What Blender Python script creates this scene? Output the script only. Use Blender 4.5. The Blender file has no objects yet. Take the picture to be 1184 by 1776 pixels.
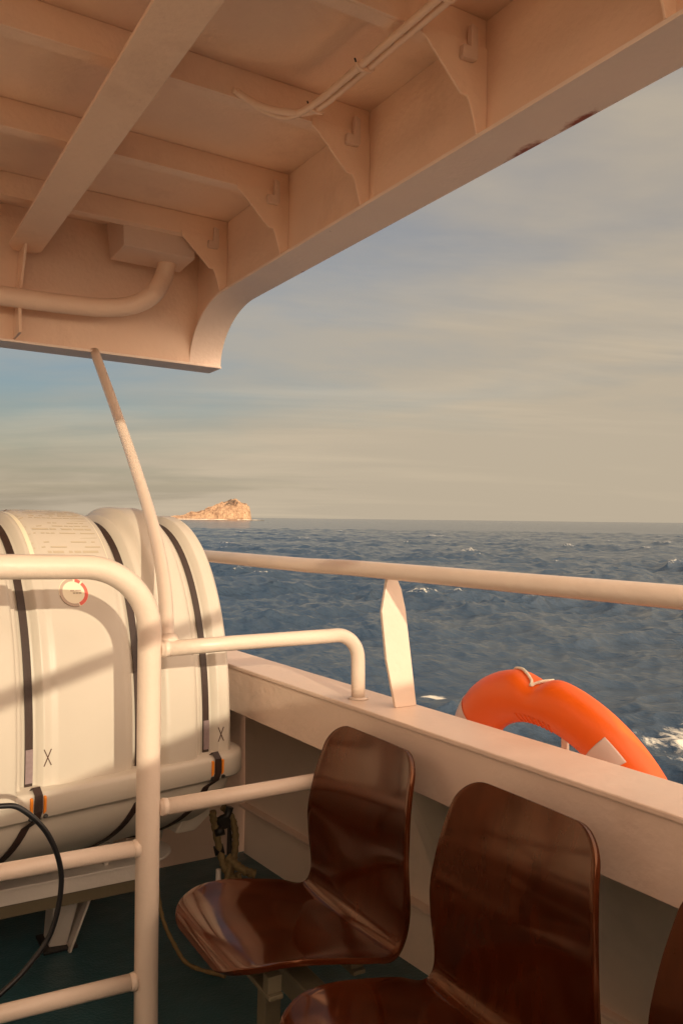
import bpy, math, random
import numpy as np
from mathutils import Vector, Matrix
random.seed(4); np.random.seed(4)
S = bpy.context.scene
COL = S.collection
R = math.radians
V = Vector

# ------------------------------------------------------------------ helpers
class MB:
    """collects geometry and links it as ONE mesh object"""
    def __init__(s): s.v = []; s.f = []; s.sm = []
    def add(s, vs, fs, smooth=False):
        o = len(s.v); s.v += [tuple(v) for v in vs]
        s.f += [tuple(i + o for i in f) for f in fs]; s.sm += [smooth] * len(fs)
    def box(s, x0, x1, y0, y1, z0, z1):
        s.hexa([(x0,y0,z0),(x1,y0,z0),(x1,y1,z0),(x0,y1,z0),(x0,y0,z1),(x1,y0,z1),(x1,y1,z1),(x0,y1,z1)])
    def hexa(s, p):
        s.add(p, [(0,3,2,1),(4,5,6,7),(0,1,5,4),(1,2,6,5),(2,3,7,6),(3,0,4,7)])
    def prism(s, pts, d):
        """closed polygon of 3D points extruded by vector d"""
        n = len(pts); d = V(d); a = [V(p) for p in pts]; b = [p + d for p in a]
        s.add(a + b, [tuple(range(n))[::-1], tuple(range(n, 2*n))] + [(i,(i+1)%n,n+(i+1)%n,n+i) for i in range(n)])
    def tube(s, pts, r, seg=20, cap=True):
        pts = [V(p) for p in pts]; n = len(pts); rs = r if isinstance(r, (list, tuple)) else [r]*n
        T = [((pts[min(i+1,n-1)] - pts[max(i-1,0)]).normalized()) for i in range(n)]
        a = V((0,0,1)) if abs(T[0].z) < .9 else V((1,0,0))
        N = (a - T[0]*a.dot(T[0])).normalized(); vs = []; fs = []
        for i in range(n):
            N = (N - T[i]*N.dot(T[i])).normalized(); B = T[i].cross(N)
            for k in range(seg):
                t = 2*math.pi*k/seg; vs.append(pts[i] + (N*math.cos(t) + B*math.sin(t))*rs[i])
        for i in range(n-1):
            for k in range(seg):
                k2 = (k+1) % seg; fs.append((i*seg+k, i*seg+k2, (i+1)*seg+k2, (i+1)*seg+k))
        s.add(vs, fs, True)
        if cap:
            s.add(vs[:seg], [tuple(range(seg))[::-1]]); s.add(vs[-seg:], [tuple(range(seg))])
    def grid(s, P, smooth=True, wrap=False):
        """P[i][j] points"""
        ni, nj = len(P), len(P[0]); fs = []
        for i in range(ni-1):
            for j in range(nj if wrap else nj-1):
                j2 = (j+1) % nj; fs.append((i*nj+j, i*nj+j2, (i+1)*nj+j2, (i+1)*nj+j))
        s.add([p for row in P for p in row], fs, smooth)
    def build(s, name, mat, parent=None, bevel=0, fix=True):
        me = bpy.data.meshes.new(name); me.from_pydata(s.v, [], s.f); me.update()
        me.polygons.foreach_set('use_smooth', s.sm)
        if fix:
            import bmesh
            b = bmesh.new(); b.from_mesh(me); bmesh.ops.remove_doubles(b, verts=b.verts, dist=1e-5)
            bmesh.ops.recalc_face_normals(b, faces=b.faces); b.to_mesh(me); b.free()
        o = bpy.data.objects.new(name, me); COL.objects.link(o)
        if mat: me.materials.append(mat)
        if parent: o.parent = parent; o.matrix_parent_inverse = Matrix.Translation(-parent.location) if not parent.rotation_euler.z else (Matrix.Translation(parent.location) @ parent.rotation_euler.to_matrix().to_4x4()).inverted()
        if bevel:
            m = o.modifiers.new('bevel', 'BEVEL'); m.width = bevel; m.segments = 2; m.limit_method = 'ANGLE'; m.angle_limit = R(40)
            m.harden_normals = False
        return o

def thing(name, label, cat, loc=(0,0,0), group=None):
    o = bpy.data.objects.new(name, None); COL.objects.link(o); o.location = loc; o.empty_display_size = .1
    return tag(o, label, cat, group)
def tag(o, label, cat, group=None, kind=None):
    o['label'] = label; o['category'] = cat
    if group: o['group'] = group
    if kind: o['kind'] = kind
    return o
def arc(c, r, a0, a1, n, ex=(1,0,0), ez=(0,0,1)):
    ex, ez = V(ex), V(ez)
    return [V(c) + ex*r*math.cos(R(a0+(a1-a0)*i/n)) + ez*r*math.sin(R(a0+(a1-a0)*i/n)) for i in range(n+1)]
def spline(pts, n=10):
    pts = [V(p) for p in pts]; P = [pts[0]*2-pts[1]] + pts + [pts[-1]*2-pts[-2]]; out = []
    for i in range(1, len(P)-2):
        for k in range(n):
            t = k/n; a,b,c,d = P[i-1],P[i],P[i+1],P[i+2]
            out.append(.5*((2*b)+(c-a)*t+(2*a-5*b+4*c-d)*t*t+(3*b-a-3*c+d)*t**3))
    return out + [pts[-1]]
def sstep(a, b, x):
    t = min(1, max(0, (x-a)/(b-a))); return t*t*(3-2*t)

# ------------------------------------------------------------------ materials
def nt(m): m.use_nodes = True; return m.node_tree.nodes, m.node_tree.links
def mat(name, col, rough=.5, spec=.5, var=.08, vscale=6, bump=.0, bscale=60, rust=0, coat=0, metal=0, dirt=0, dcol=(.12,.07,.04)):
    m = bpy.data.materials.new(name); N, L = nt(m); b = N['Principled BSDF']
    b.inputs['Roughness'].default_value = rough; b.inputs['Specular IOR Level'].default_value = spec
    b.inputs['Metallic'].default_value = metal
    if coat: b.inputs['Coat Weight'].default_value = coat; b.inputs['Coat Roughness'].default_value = .06
    tc = N.new('ShaderNodeTexCoord')
    n1 = N.new('ShaderNodeTexNoise'); n1.inputs['Scale'].default_value = vscale; n1.inputs['Detail'].default_value = 6
    L.new(tc.outputs['Object'], n1.inputs['Vector'])
    mx = N.new('ShaderNodeMix'); mx.data_type = 'RGBA'
    mx.inputs['A'].default_value = (*[c*(1-var) for c in col], 1); mx.inputs['B'].default_value = (*[min(1,c*(1+var)) for c in col], 1)
    L.new(n1.outputs['Fac'], mx.inputs['Factor']); out = mx.outputs['Result']
    if dirt:
        n2 = N.new('ShaderNodeTexNoise'); n2.inputs['Scale'].default_value = 3.1; n2.inputs['Detail'].default_value = 8; n2.inputs['Roughness'].default_value = .65
        mp = N.new('ShaderNodeMapping'); mp.inputs['Scale'].default_value = (1.2,1.2,.8); mp.inputs['Location'].default_value = (3,7,1)
        L.new(tc.outputs['Object'], mp.inputs['Vector']); L.new(mp.outputs[0], n2.inputs['Vector'])
        r = N.new('ShaderNodeMapRange'); r.inputs[1].default_value = .56; r.inputs[2].default_value = .8; r.inputs[4].default_value = dirt
        L.new(n2.outputs['Fac'], r.inputs[0])
        m3 = N.new('ShaderNodeMix'); m3.data_type = 'RGBA'; m3.inputs['B'].default_value = (*dcol, 1)
        L.new(out, m3.inputs['A']); L.new(r.outputs[0], m3.inputs['Factor']); out = m3.outputs['Result']
    if rust:
        n4 = N.new('ShaderNodeTexNoise'); n4.inputs['Scale'].default_value = 16; n4.inputs['Detail'].default_value = 7; n4.inputs['Roughness'].default_value = .7
        L.new(tc.outputs['Object'], n4.inputs['Vector'])
        r = N.new('ShaderNodeMapRange'); r.inputs[1].default_value = rust; r.inputs[2].default_value = rust+.03
        L.new(n4.outputs['Fac'], r.inputs[0])
        m3 = N.new('ShaderNodeMix'); m3.data_type = 'RGBA'; m3.inputs['B'].default_value = (.13,.045,.02,1)
        L.new(out, m3.inputs['A']); L.new(r.outputs[0], m3.inputs['Factor']); out = m3.outputs['Result']
    L.new(out, b.inputs['Base Color'])
    rr = N.new('ShaderNodeMapRange'); rr.inputs[3].default_value = rough*.8; rr.inputs[4].default_value = min(1, rough*1.25)
    L.new(n1.outputs['Fac'], rr.inputs[0]); L.new(rr.outputs[0], b.inputs['Roughness'])
    if bump:
        n3 = N.new('ShaderNodeTexNoise'); n3.inputs['Scale'].default_value = bscale; n3.inputs['Detail'].default_value = 3
        L.new(tc.outputs['Object'], n3.inputs['Vector'])
        n5 = N.new('ShaderNodeTexNoise'); n5.inputs['Scale'].default_value = 7; n5.inputs['Detail'].default_value = 2
        L.new(tc.outputs['Object'], n5.inputs['Vector'])
        ad = N.new('ShaderNodeMath'); ad.operation = 'MULTIPLY_ADD'; ad.inputs[1].default_value = 4
        L.new(n5.outputs['Fac'], ad.inputs[0]); L.new(n3.outputs['Fac'], ad.inputs[2])
        bp = N.new('ShaderNodeBump'); bp.inputs['Strength'].default_value = bump; bp.inputs['Distance'].default_value = .004
        L.new(ad.outputs[0], bp.inputs['Height']); L.new(bp.outputs[0], b.inputs['Normal'])
    return m

PAINT = (.74,.57,.46)
M = {}
M['ceil'] = mat('ceiling_paint', (.90,.66,.49), .42, var=.07, bump=.45, rust=.74, dirt=.40, dcol=(.52,.30,.17))
M['paint'] = mat('bulwark_paint', PAINT, .38, var=.05, bump=.3, rust=.76, dirt=.3, dcol=(.45,.3,.18))
M['rail'] = mat('railing_paint', (.72,.59,.49), .33, var=.04, bump=.25, bscale=70, rust=.775)
M['raft'] = mat('raft_shell', (.57,.51,.435), .42, var=.04, bump=.15, bscale=25, dirt=.22, dcol=(.5,.36,.2))
M['deck'] = mat('deck_paint', (.032,.095,.115), .30, var=.35, bump=.5, bscale=120, dirt=.55, dcol=(.012,.022,.02))
M['strap'] = mat('strap_webbing', (.035,.018,.014), .45, var=.2, bump=.3, bscale=300)
M['buckle'] = mat('strap_label', (.34,.26,.27), .35, var=.3, vscale=90, metal=.3)
M['orange_pad'] = mat('orange_pad', (.85,.26,.015), .5)
M['ink'] = mat('ink', (.10,.05,.035), .7)
M['ink_pale'] = mat('pale_ink', (.50,.42,.31), .7)
M['label'] = mat('label_film', (.84,.76,.58), .35, var=.02)
M['red'] = mat('red_print', (.75,.13,.10), .5)
M['grey_print'] = mat('grey_print', (.50,.38,.30), .5)
M['cable'] = mat('black_cable', (.008,.008,.010), .35)
M['rope'] = mat('old_rope', (.20,.14,.06), .85, var=.3, vscale=40, bump=.8, bscale=150)
M['white_rope'] = mat('white_rope', (.75,.66,.52), .8, bump=.8, bscale=200)
M['grease'] = mat('black_fitting', (.012,.010,.009), .4)
M['ring'] = mat('ring_plastic', (.80,.115,.001), .38, var=.06, bump=.15, bscale=30, dirt=.25, dcol=(.5,.04,.002))
M['tape'] = mat('reflective_tape', (.62,.50,.45), .35, var=.05)
M['frame'] = mat('seat_frame_paint', (.16,.13,.08), .5, bump=.3)
M['hull_lit'] = mat('inner_wall_lit', (.88,.72,.58), .5, var=.06, bump=.3, rust=.76, dirt=.25, dcol=(.25,.2,.12))  # side plate base brightened to stand in for bounce light
M['cradle'] = mat('cradle_paint', (.72,.66,.60), .4, bump=.3, rust=.7, dirt=.4, dcol=(.25,.17,.1))
M['light_blocker'] = mat('blocker_paint', (.55,.42,.31), .5)  # for the added blockers out of view
M['white'] = mat('bounce_white', (.85,.78,.70), .5)  # for the added slope that bounces light
M['house'] = mat('added_house_paint', (.86,.72,.58), .5)  # for the added house top, box and wall out of view

# rusty streak on the outer lip of the roof edge
def add_streak(m, c, rad):
    N, L = nt(m); b = N['Principled BSDF']; src = b.inputs['Base Color'].links[0].from_socket
    tc = N.new('ShaderNodeTexCoord'); mp = N.new('ShaderNodeMapping')
    mp.inputs['Location'].default_value = tuple(-c[i]/rad[i] for i in range(3)); mp.inputs['Scale'].default_value = tuple(1/r for r in rad)
    L.new(tc.outputs['Object'], mp.inputs['Vector'])
    ln = N.new('ShaderNodeVectorMath'); ln.operation = 'LENGTH'; L.new(mp.outputs[0], ln.inputs[0])
    n = N.new('ShaderNodeTexNoise'); n.inputs['Scale'].default_value = 28; n.inputs['Detail'].default_value = 8; n.inputs['Roughness'].default_value = .7
    L.new(tc.outputs['Object'], n.inputs['Vector'])
    a = N.new('ShaderNodeMath'); a.operation = 'MULTIPLY_ADD'; a.inputs[1].default_value = -.55; L.new(ln.outputs['Value'], a.inputs[0]); L.new(n.outputs['Fac'], a.inputs[2])
    r = N.new('ShaderNodeMapRange'); r.inputs[1].default_value = .02; r.inputs[2].default_value = .30; L.new(a.outputs[0], r.inputs[0])
    cr = N.new('ShaderNodeMix'); cr.data_type = 'RGBA'; cr.inputs['A'].default_value = (.50,.20,.10,1); cr.inputs['B'].default_value = (.34,.09,.04,1)
    L.new(r.outputs[0], cr.inputs['Factor'])
    mx = N.new('ShaderNodeMix'); mx.data_type = 'RGBA'; L.new(r.outputs[0], mx.inputs['Factor']); L.new(src, mx.inputs['A']); L.new(cr.outputs['Result'], mx.inputs['B'])
    L.new(mx.outputs['Result'], b.inputs['Base Color'])
M['flange'] = mat('roof_edge_paint', (.94,.78,.66), .4, var=.05, bump=.4, rust=.74)  # base raised to stand in for bounce light from below
add_streak(M['flange'], (1.292,1.355,2.165), (.030,.10,.05))
add_streak(M['flange'], (1.285,1.20,2.165), (.020,.07,.05))
add_streak(M['flange'], (1.292,2.42,2.165), (.010,.02,.05))

def chair_mat():
    m = bpy.data.materials.new('varnished_plywood'); N, L = nt(m); b = N['Principled BSDF']
    tc = N.new('ShaderNodeTexCoord'); mp = N.new('ShaderNodeMapping'); mp.inputs['Scale'].default_value = (2,6,2)
    L.new(tc.outputs['Object'], mp.inputs['Vector'])
    n = N.new('ShaderNodeTexNoise'); n.inputs['Scale'].default_value = 4; n.inputs['Detail'].default_value = 8; n.inputs['Distortion'].default_value = .3
    L.new(mp.outputs[0], n.inputs['Vector'])
    cr = N.new('ShaderNodeValToRGB'); cr.color_ramp.elements[0].position = .3; cr.color_ramp.elements[0].color = (.028,.0050,.0012,1)
    cr.color_ramp.elements[1].position = .75; cr.color_ramp.elements[1].color = (.060,.012,.003,1)
    L.new(n.outputs['Fac'], cr.inputs[0]); L.new(cr.outputs[0], b.inputs['Base Color'])
    n2 = N.new('ShaderNodeTexNoise'); n2.inputs['Scale'].default_value = 9; n2.inputs['Detail'].default_value = 5
    L.new(tc.outputs['Object'], n2.inputs['Vector'])
    rr = N.new('ShaderNodeMapRange'); rr.inputs[1].default_value = .35; rr.inputs[2].default_value = .75; rr.inputs[3].default_value = .07; rr.inputs[4].default_value = .17
    L.new(n2.outputs['Fac'], rr.inputs[0]); L.new(rr.outputs[0], b.inputs['Roughness'])
    b.inputs['Specular IOR Level'].default_value = .72
    bp = N.new('ShaderNodeBump'); bp.inputs['Strength'].default_value = .05; bp.inputs['Distance'].default_value = .006
    b.inputs['Specular Tint'].default_value = (1,.50,.28,1)
    L.new(n2.outputs['Fac'], bp.inputs['Height']); L.new(bp.outputs[0], b.inputs['Normal'])
    return m
M['chair'] = chair_mat()

# ------------------------------------------------------------------ deck
b = MB(); b.box(-4, 1.62, -3, 3.03, -.06, 0)
o = b.build('deck', M['deck']); o['kind'] = 'structure'

# ------------------------------------------------------------------ bulwark
Y0, Y1 = -1.6, 3.03
bul = thing('bulwark', 'cream steel bulwark with a broad flat cap, behind the brown seats', 'bulwark', (1.3,.8,0))
ci = lambda y: 1.175-.041*y
co = lambda y: 1.322-.044*y
wl = lambda y: 1.67-.09*y
def strip(y0, y1, prof, n=14):
    """prof(y)->list of (x,z), closed section swept along Y"""
    P = []
    for i in range(n+1):
        y = y0+(y1-y0)*i/n; P.append([(x,y,z) for x,z in prof(y)])
    m = MB(); m.grid(P, False, True); k = len(P[0])
    m.add(P[0], [tuple(range(k))[::-1]]); m.add(P[-1], [tuple(range(k))]); return m
strip(Y0, Y1-.01, lambda y: [(ci(y)-.006,.848),(ci(y)-.006,.86),(co(y)+.008,.86),(co(y)+.008,.848)]).build('cap', M['paint'], bul, .003)
strip(Y0, Y1-.012, lambda y: [(ci(y),.712),(ci(y),.847),(ci(y)+.006,.847),(ci(y)+.006,.712)]).build('face_plate', M['paint'], bul, .002)
tx = lambda y: co(y) + (wl(y)-.012-co(y))*sstep(1.80, 1.98, y)
strip(Y0, Y1-.012, lambda y: [(ci(y)+.007,.716),(ci(y)+.007,.722),(tx(y)+.028,.722),(tx(y)+.028,.716)], 70).build('bottom_plate', M['paint'], bul)
strip(Y0, Y1-.014, lambda y: [(wl(y),.19),(tx(y),.7155),(tx(y)+.026,.7155),(wl(y)+.03,.19),(wl(y)+.03,-.02),(wl(y),-.02)], 70).build('side_plate', M['hull_lit'], bul)
strip(Y0, Y1-.014, lambda y: [(co(y),.7225),(co(y),.8475),(co(y)+.006,.8475),(co(y)+.006,.7225)]).build('outer_plate', M['paint'], bul)
strip(Y0, Y1-.016, lambda y: [(wl(y)-.028,.188),(wl(y)-.028,.198),(wl(y)+.004,.203),(wl(y)+.004,.188)]).build('stringer', M['paint'], bul, .002)
# outer hull under the bulwark down to the water
strip(-6, Y1, lambda y: [(wl(y)+.034,-.03),(wl(y)+.034,-4.6),(wl(y)+.02,-4.6),(wl(y)+.02,-.03)]).build('hull_side', M['paint'], bul)
# small welded lug on the wall
lug = MB(); lug.tube(spline([(1.375,1.64,.345),(1.35,1.64,.36),(1.345,1.64,.335),(1.37,1.64,.318)],5), .005, 8); lug.build('wall_lug', M['rail'], bul)

ew = thing('end_wall', 'low cream steel wall closing the deck behind the life raft', 'wall', (0,3.05,0))
b = MB(); b.prism([(-4,3.0302,-.05),(1.425,3.0302,-.05),(1.425,3.0302,.19),(1.415,3.0302,.7145),(1.205,3.0302,.7145),(1.205,3.0302,.84),(-4,3.0302,.84)], (0,.012,0)); b.build('wall_plate', M['paint'], ew)
b = MB(); b.box(-4, 1.185, 3.02, 3.14, .841, .853); b.build('cap', M['paint'], ew, .003)
for x in (.92, 1.33):
    b = MB(); b.prism([(x,3.029,.0),(x,2.985,.0),(x,3.0,.08),(x,3.029,.16)], (.008,0,0)); b.build('foot_bracket', M['grease'] if x > 1 else M['paint'], ew)

# ------------------------------------------------------------------ handrail on the bulwark
hr = thing('handrail', 'thick cream tube handrail running along the top of the bulwark', 'handrail', (1.15,1.6,.86))
b = MB(); b.tube([(1.212-.045*y, y, 1.197 + (.004 if y < 2 else .0)) for y in np.linspace(-1.4, 2.98, 24)], .0205, 24); b.build('rail_tube', M['rail'], hr)
for y in (1.68, 2.9, .1, -1.2):
    dx = -.045*(y-1.68)
    b = MB(); b.prism([(x+dx, y-.005, z) for x, z in ((1.147,1.182),(1.176,1.182),(1.190,1.155),(1.204,1.105),(1.2435,.8605),(1.180,.8605),(1.150,.98),(1.133,1.10))], (0,.010,0))
    b.build('support_plate', M['rail'], hr, .0015)
# ------------------------------------------------------------------ guard rail (gate)
YG = 1.81
gr = thing('guard_rail', 'bent cream tube guard rail standing in front of the life raft', 'railing', (.59,YG,0))
pts = [(.612,YG,0),(.606,YG,.3),(.598,YG,.8),(.594,YG,1.03)] + [tuple(p) for p in arc((.442,YG,1.055), .152, 0, 90, 14)] + [(.2,YG,1.209),(-.9,YG,1.215)]
b = MB(); b.tube([pts[0]]+[V(pts[0]).lerp(V(pts[1]),.5)]+pts[1:], .0265, 28); b.build('post', M['rail'], gr)
for z0, z1 in ((.578,.580),(.283,.290)):
    b = MB(); b.tube([(.575,YG,z0),(.3,YG,z1),(-.9,YG,z1+.01)], .0180, 24); b.build('mid_rail', M['rail'], gr)
b = MB(); b.tube([(-.9,YG,0),(-.9,YG,1.24)], .0265, 20); b.build('post', M['rail'], gr)
b = MB(); b.tube([(.618,YG,1.019),(.8,YG,1.024),(1.06,YG,1.028)] + [tuple(p) for p in arc((1.085,YG,.962), .067, 88, 2, 10)] + [(1.153,YG,.93),(1.155,YG,.861)], .0180, 24)
b.build('side_rail', M['rail'], gr)
b = MB(); b.tube([(.625,YG,.660),(1.0,YG,.664),(1.33,YG,.668)], .0185, 24); b.build('side_rail', M['rail'], gr)
for x, z in ((.578,.578),(.579,.283),(.630,1.0195),(.636,.6605)):
    sx = -1 if x < .6 else 1
    b = MB(); b.tube([(x-sx*.004,YG,z),(x+sx*.003,YG,z),(x+sx*.010,YG,z)], [.0205,.0195,.0182] if sx < 0 else [.0200,.0196,.0182], 20); b.build('weld_bead', M['rail'], gr)
# weld collars
b = MB(); b.tube([(1.155,YG,.8605),(1.155,YG,.866)], [.027,.020], 20); b.build('weld_collar', M['rail'], gr)
b = MB(); b.tube([(.612,YG,0.001),(.612,YG,.012)], [.045,.042], 20); b.build('foot_plate', M['rail'], gr)

st = thing('curved_stanchion', 'slim cream tube curving up from the guard rail to the roof edge', 'stanchion', (.645,1.83,1.03))
b = MB(); b.tube(spline([(.782,3.125,1.952),(.786,2.8,1.672),(.768,2.488,1.446),(.736,2.221,1.277),(.694,2.01,1.145),(.645,1.84,1.035)], 8), .0175, 20)
b.build('tube', M['rail'], st)
b = MB(); b.tube([(.646,1.835,1.045),(.643,1.824,1.022)], [.022,.026], 16); b.build('weld_collar', M['rail'], st)

# ------------------------------------------------------------------ roof canopy
YF = 3.12; XC = 1.185; ZB = 2.165; ZC = 2.44; YA = -.2; XL = -1.9
rf = thing('roof_canopy', 'cream painted steel roof with beams and a rounded front corner over the deck', 'roof', (0,1,ZC))
b = MB(); b.box(XL, XC+.10, YA, YF+.1, ZC, ZC+.01); b.build('ceiling_panel', M['ceil'], rf)
edge = [(YA, ZB), (2.5, ZB)] + [(2.80+.32*math.sin(R(a)), 1.957+.208*math.cos(R(a))) for a in range(0, 91, 6)]
pl = [(XC, y, z+.005) for y, z in edge[:-1]] + [(XC, YF, 1.962)] + [(XC, YF, ZC-.001), (XC, YA, ZC-.001)]
b = MB(); b.prism(pl, (.008,0,0)); b.build('side_coaming', M['ceil'], rf)
b = MB(); b.box(XL, XC, YF, YF+.008, 1.957, ZC-.001); b.build('front_coaming', M['ceil'], rf)
# flange: a ribbon along the bottom edge
P = []
for i, (y, z) in enumerate(edge):
    p0 = edge[max(i-1,0)]; p1 = edge[min(i+1,len(edge)-1)]
    t = V((p1[0]-p0[0], p1[1]-p0[1])).normalized(); n = V((-t.y, t.x))   # upward/outward
    q = (y + n.x*.009, z + n.y*.009)
    P.append([(XC-.028,y,z),(XC+.105,y,z),(XC+.105,*q),(XC-.028,*q)])
b = MB(); b.grid(P, True, True); b.add(P[0],[(0,1,2,3)]); b.add(P[-1],[(3,2,1,0)])
# auto sharp via split faces: rebuild flat sides
b2 = MB()
for a, c in ((0,1),(1,2),(2,3),(3,0)):
    o0 = len(b2.v); b2.grid([[row[a], row[c]] for row in P], True)
b2.add(P[0],[(0,1,2,3)]); b2.add(P[-1],[(3,2,1,0)])
fl = b2.build('edge_flange', M['flange'], rf, fix=False)
b = MB(); b.box(XL, XC+.104, YF-.012, YF+.118, 1.946, 1.9555); b.build('front_flange', M['flange'], rf, .002)
# transverse beams, with bracket, vertical frame leg and clip
for yb in (-.05,.425,.90,1.385,1.86,2.335,2.83):
    b = MB(); b.box(XL, XC-.001, yb, yb+.008, 2.362, ZC-.001); b.build('ceiling_beam', M['ceil'], rf, .001)
    b = MB(); b.box(XL, XC-.15, yb+.0085, yb+.045, 2.362, 2.369); b.build('beam_lip', M['ceil'], rf, .001)
    b = MB(); b.prism([(1.005,yb-.006,2.372),(1.005,yb-.006,2.352),(1.022,yb-.006,2.34),(1.112,yb-.006,2.253),(1.128,yb-.006,2.253),(1.136,yb-.006,2.24),(XC-.028,yb-.006,ZB+.010),(XC-.001,yb-.006,ZB+.010),(XC-.001,yb-.006,2.372)], (0,.0055,0))
    b.build('corner_bracket', M['ceil'], rf, .001)
    b = MB(); b.prism([(1+(x-1)*1.0+.032,yb-.022,1.3+(z-1.3)*1.029) for x,z in ((1.070,2.300),(1.074,2.294),(1.108,2.296),(1.112,2.302),(1.110,2.366),(1.094,2.372),(1.092,2.322),(1.072,2.322))], (.0,.0145,0))
    b.build('clip', M['paint'], rf, .001)
# longitudinal girder
for gx in (.4555, -1.2):
    g = MB(); g.prism([(gx,YA,2.268),(gx+.112,YA,2.268),(gx+.112,3.055,2.268),(gx+.095,3.085,2.268),(gx+.02,3.085,2.268),(gx,3.03,2.268)], (0,0,.010)); go = g.build('girder', M['ceil'], rf, .002)
    g = MB(); g.box(gx+.052, gx+.060, YA, YF-.001, 2.2785, 2.361); w_ = g.build('web', M['ceil'], go)
    g = MB(); g.prism([(gx+.043,YF-.001,2.267),(gx+.043,2.98,2.267),(gx+.043,3.055,2.12),(gx+.035,3.04,2.10),(gx+.035,2.99,1.958),(gx+.035,YF-.001,1.958)][::-1], (.008,0,0)); g.build('front_stiffener', M['ceil'], rf)

lb = thing('ceiling_box', 'cream junction box under the roof beside the front corner', 'junction box', (.92,2.83,2.25))
b = MB()
bot = [(.811,2.872),(1.075,2.872),(1.085,3.06),(.813,3.06)]; top = [(.800,2.862),(1.085,2.862),(1.095,3.075),(.800,3.075)]
zb, zt = 2.290, 2.425
b.hexa([(x,y,zb) for x,y in bot]+[(x,y,zt) for x,y in top]); b.build('housing', M['paint'], lb, .004)
b = MB(); b.box(.84,1.05,2.90,3.04,2.4255,2.4395); b.build('mounting_pad', M['ceil'], lb)
cp = thing('bent_pipe', 'fat cream pipe bending from the junction box along the roof front', 'pipe', (.98,2.9,2.24))
b = MB(); b.tube(spline([(1.01,2.985,2.30),(.995,2.99,2.235),(.955,2.975,2.165),(.90,3.0,2.125),(.82,3.015,2.102),(.70,3.02,2.090),(.45,3.022,2.083),(0,3.022,2.078),(-1.5,3.022,2.07)], 8), .034, 24); b.build('pipe', M['ceil'], cp)

cc = thing('ceiling_conduit', 'pair of thin cream cable tubes clipped below the roof beams', 'cable conduit', (.965,1.3,2.34))
for dx, dz in ((-.010,0),(.012,.002)):
    b = MB(); b.tube([(.972+dx,-1.4,2.345+dz),(.972+dx,0,2.345+dz),(.970+dx,1.2,2.343+dz)] + spline([(.967+dx,1.55,2.343+dz),(.962+dx,1.72,2.342+dz),(.945+dx,1.80-dx,2.340+dz),(.905,1.83-dx,2.339+dz),(.855,1.844-dx*.3,2.347+dz),(.825,1.851,2.360),(.79,1.853,2.374)],6), .0085, 12)
    b.build('conduit_tube', M['ceil'], cc)
b = MB(); b.tube(spline([(.955,1.80,2.350),(.91,1.838,2.350),(.86,1.848,2.356),(.82,1.853,2.366),(.78,1.853,2.375)],6), .007, 10); b.build('conduit_tube', M['ceil'], cc)
for y in (.92,1.25,1.545,1.765):
    b = MB(); b.tube([(.968,y-.005,2.343),(.968,y+.005,2.343)], .024, 14); 
    b.v = [(x,yy,2.343+(z-2.343)*.48) for x,yy,z in b.v]; b.build('cable_tie', M['ceil'], cc)
    b = MB(); b.tube([(.944,y,2.348),(.942,y+.002,2.356)], .002, 6); b.build('cable_tie', M['grease'], cc)

# ------------------------------------------------------------------ life raft
RO = V((.96,2.23,0)); RT = V((-.98,-.196,0)).normalized(); RN = V((-.196,.98,0)).normalized(); RO = RO - RT*.040; LEN = 1.22
A_, H_, ZS = .40, .715, .622
raft = thing('life_raft_canister', 'large white life raft canister with dark straps, lying on its cradle', 'life raft', tuple(RO+RN*.4+RT*.6+V((0,0,.33))))
def rw(s, q, z): p = RO + RN*(.40+q) + RT*s; return (p.x, p.y, z)
STR = (.082, .298, .600, .90, 1.14)
def off(s):
    o = 0.0
    o += .018*(sstep(.118,.150,s)-sstep(.225,.262,s))
    o -= .014*(sstep(.100,.112,s)-sstep(.120,.132,s))*.6
    o += .040*(sstep(.640,.656,s)-sstep(.80,.83,s))
    for c in STR:
        w = .019
        o -= .026*(sstep(c-w-.008,c-w,s)-sstep(c+w,c+w+.008,s))
        o -= .007*(sstep(c-w-.045,c-w-.03,s)-sstep(c+w+.02,c+w+.035,s))
    e = min(s, LEN-s)
    if e < .035: o -= .035*(1-math.sqrt(max(0,1-(1-e/.035)**2)))
    return o
def up(s, f, ex=0, n=2.25):
    a, h = A_+off(s)+ex, H_+off(s)+ex
    c, t = math.cos(f), math.sin(f)
    k = (abs(c)**n + abs(t)**n)**(-1/n)
    return (-a*c*k, ZS + h*t*k)
ss = sorted(set([round(x,4) for x in np.linspace(0, LEN, 180)] + [0,.002,.006,.012,.02,LEN-.002,LEN-.006,LEN-.012,LEN-.02]))
NF = 72
P = [[rw(s, *up(s, math.pi*j/NF)) for j in range(NF+1)] for s in ss]
b = MB(); b.grid(P)
for k, i in ((0,0),(1,len(ss)-1)):
    c = rw(ss[i]-(.012 if k == 0 else -.012), 0, ZS+.3)
    b.add([c]+P[i], [(0,j+1,j+2) for j in range(NF)], True)
b.build('upper_shell', M['raft'], raft)
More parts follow.
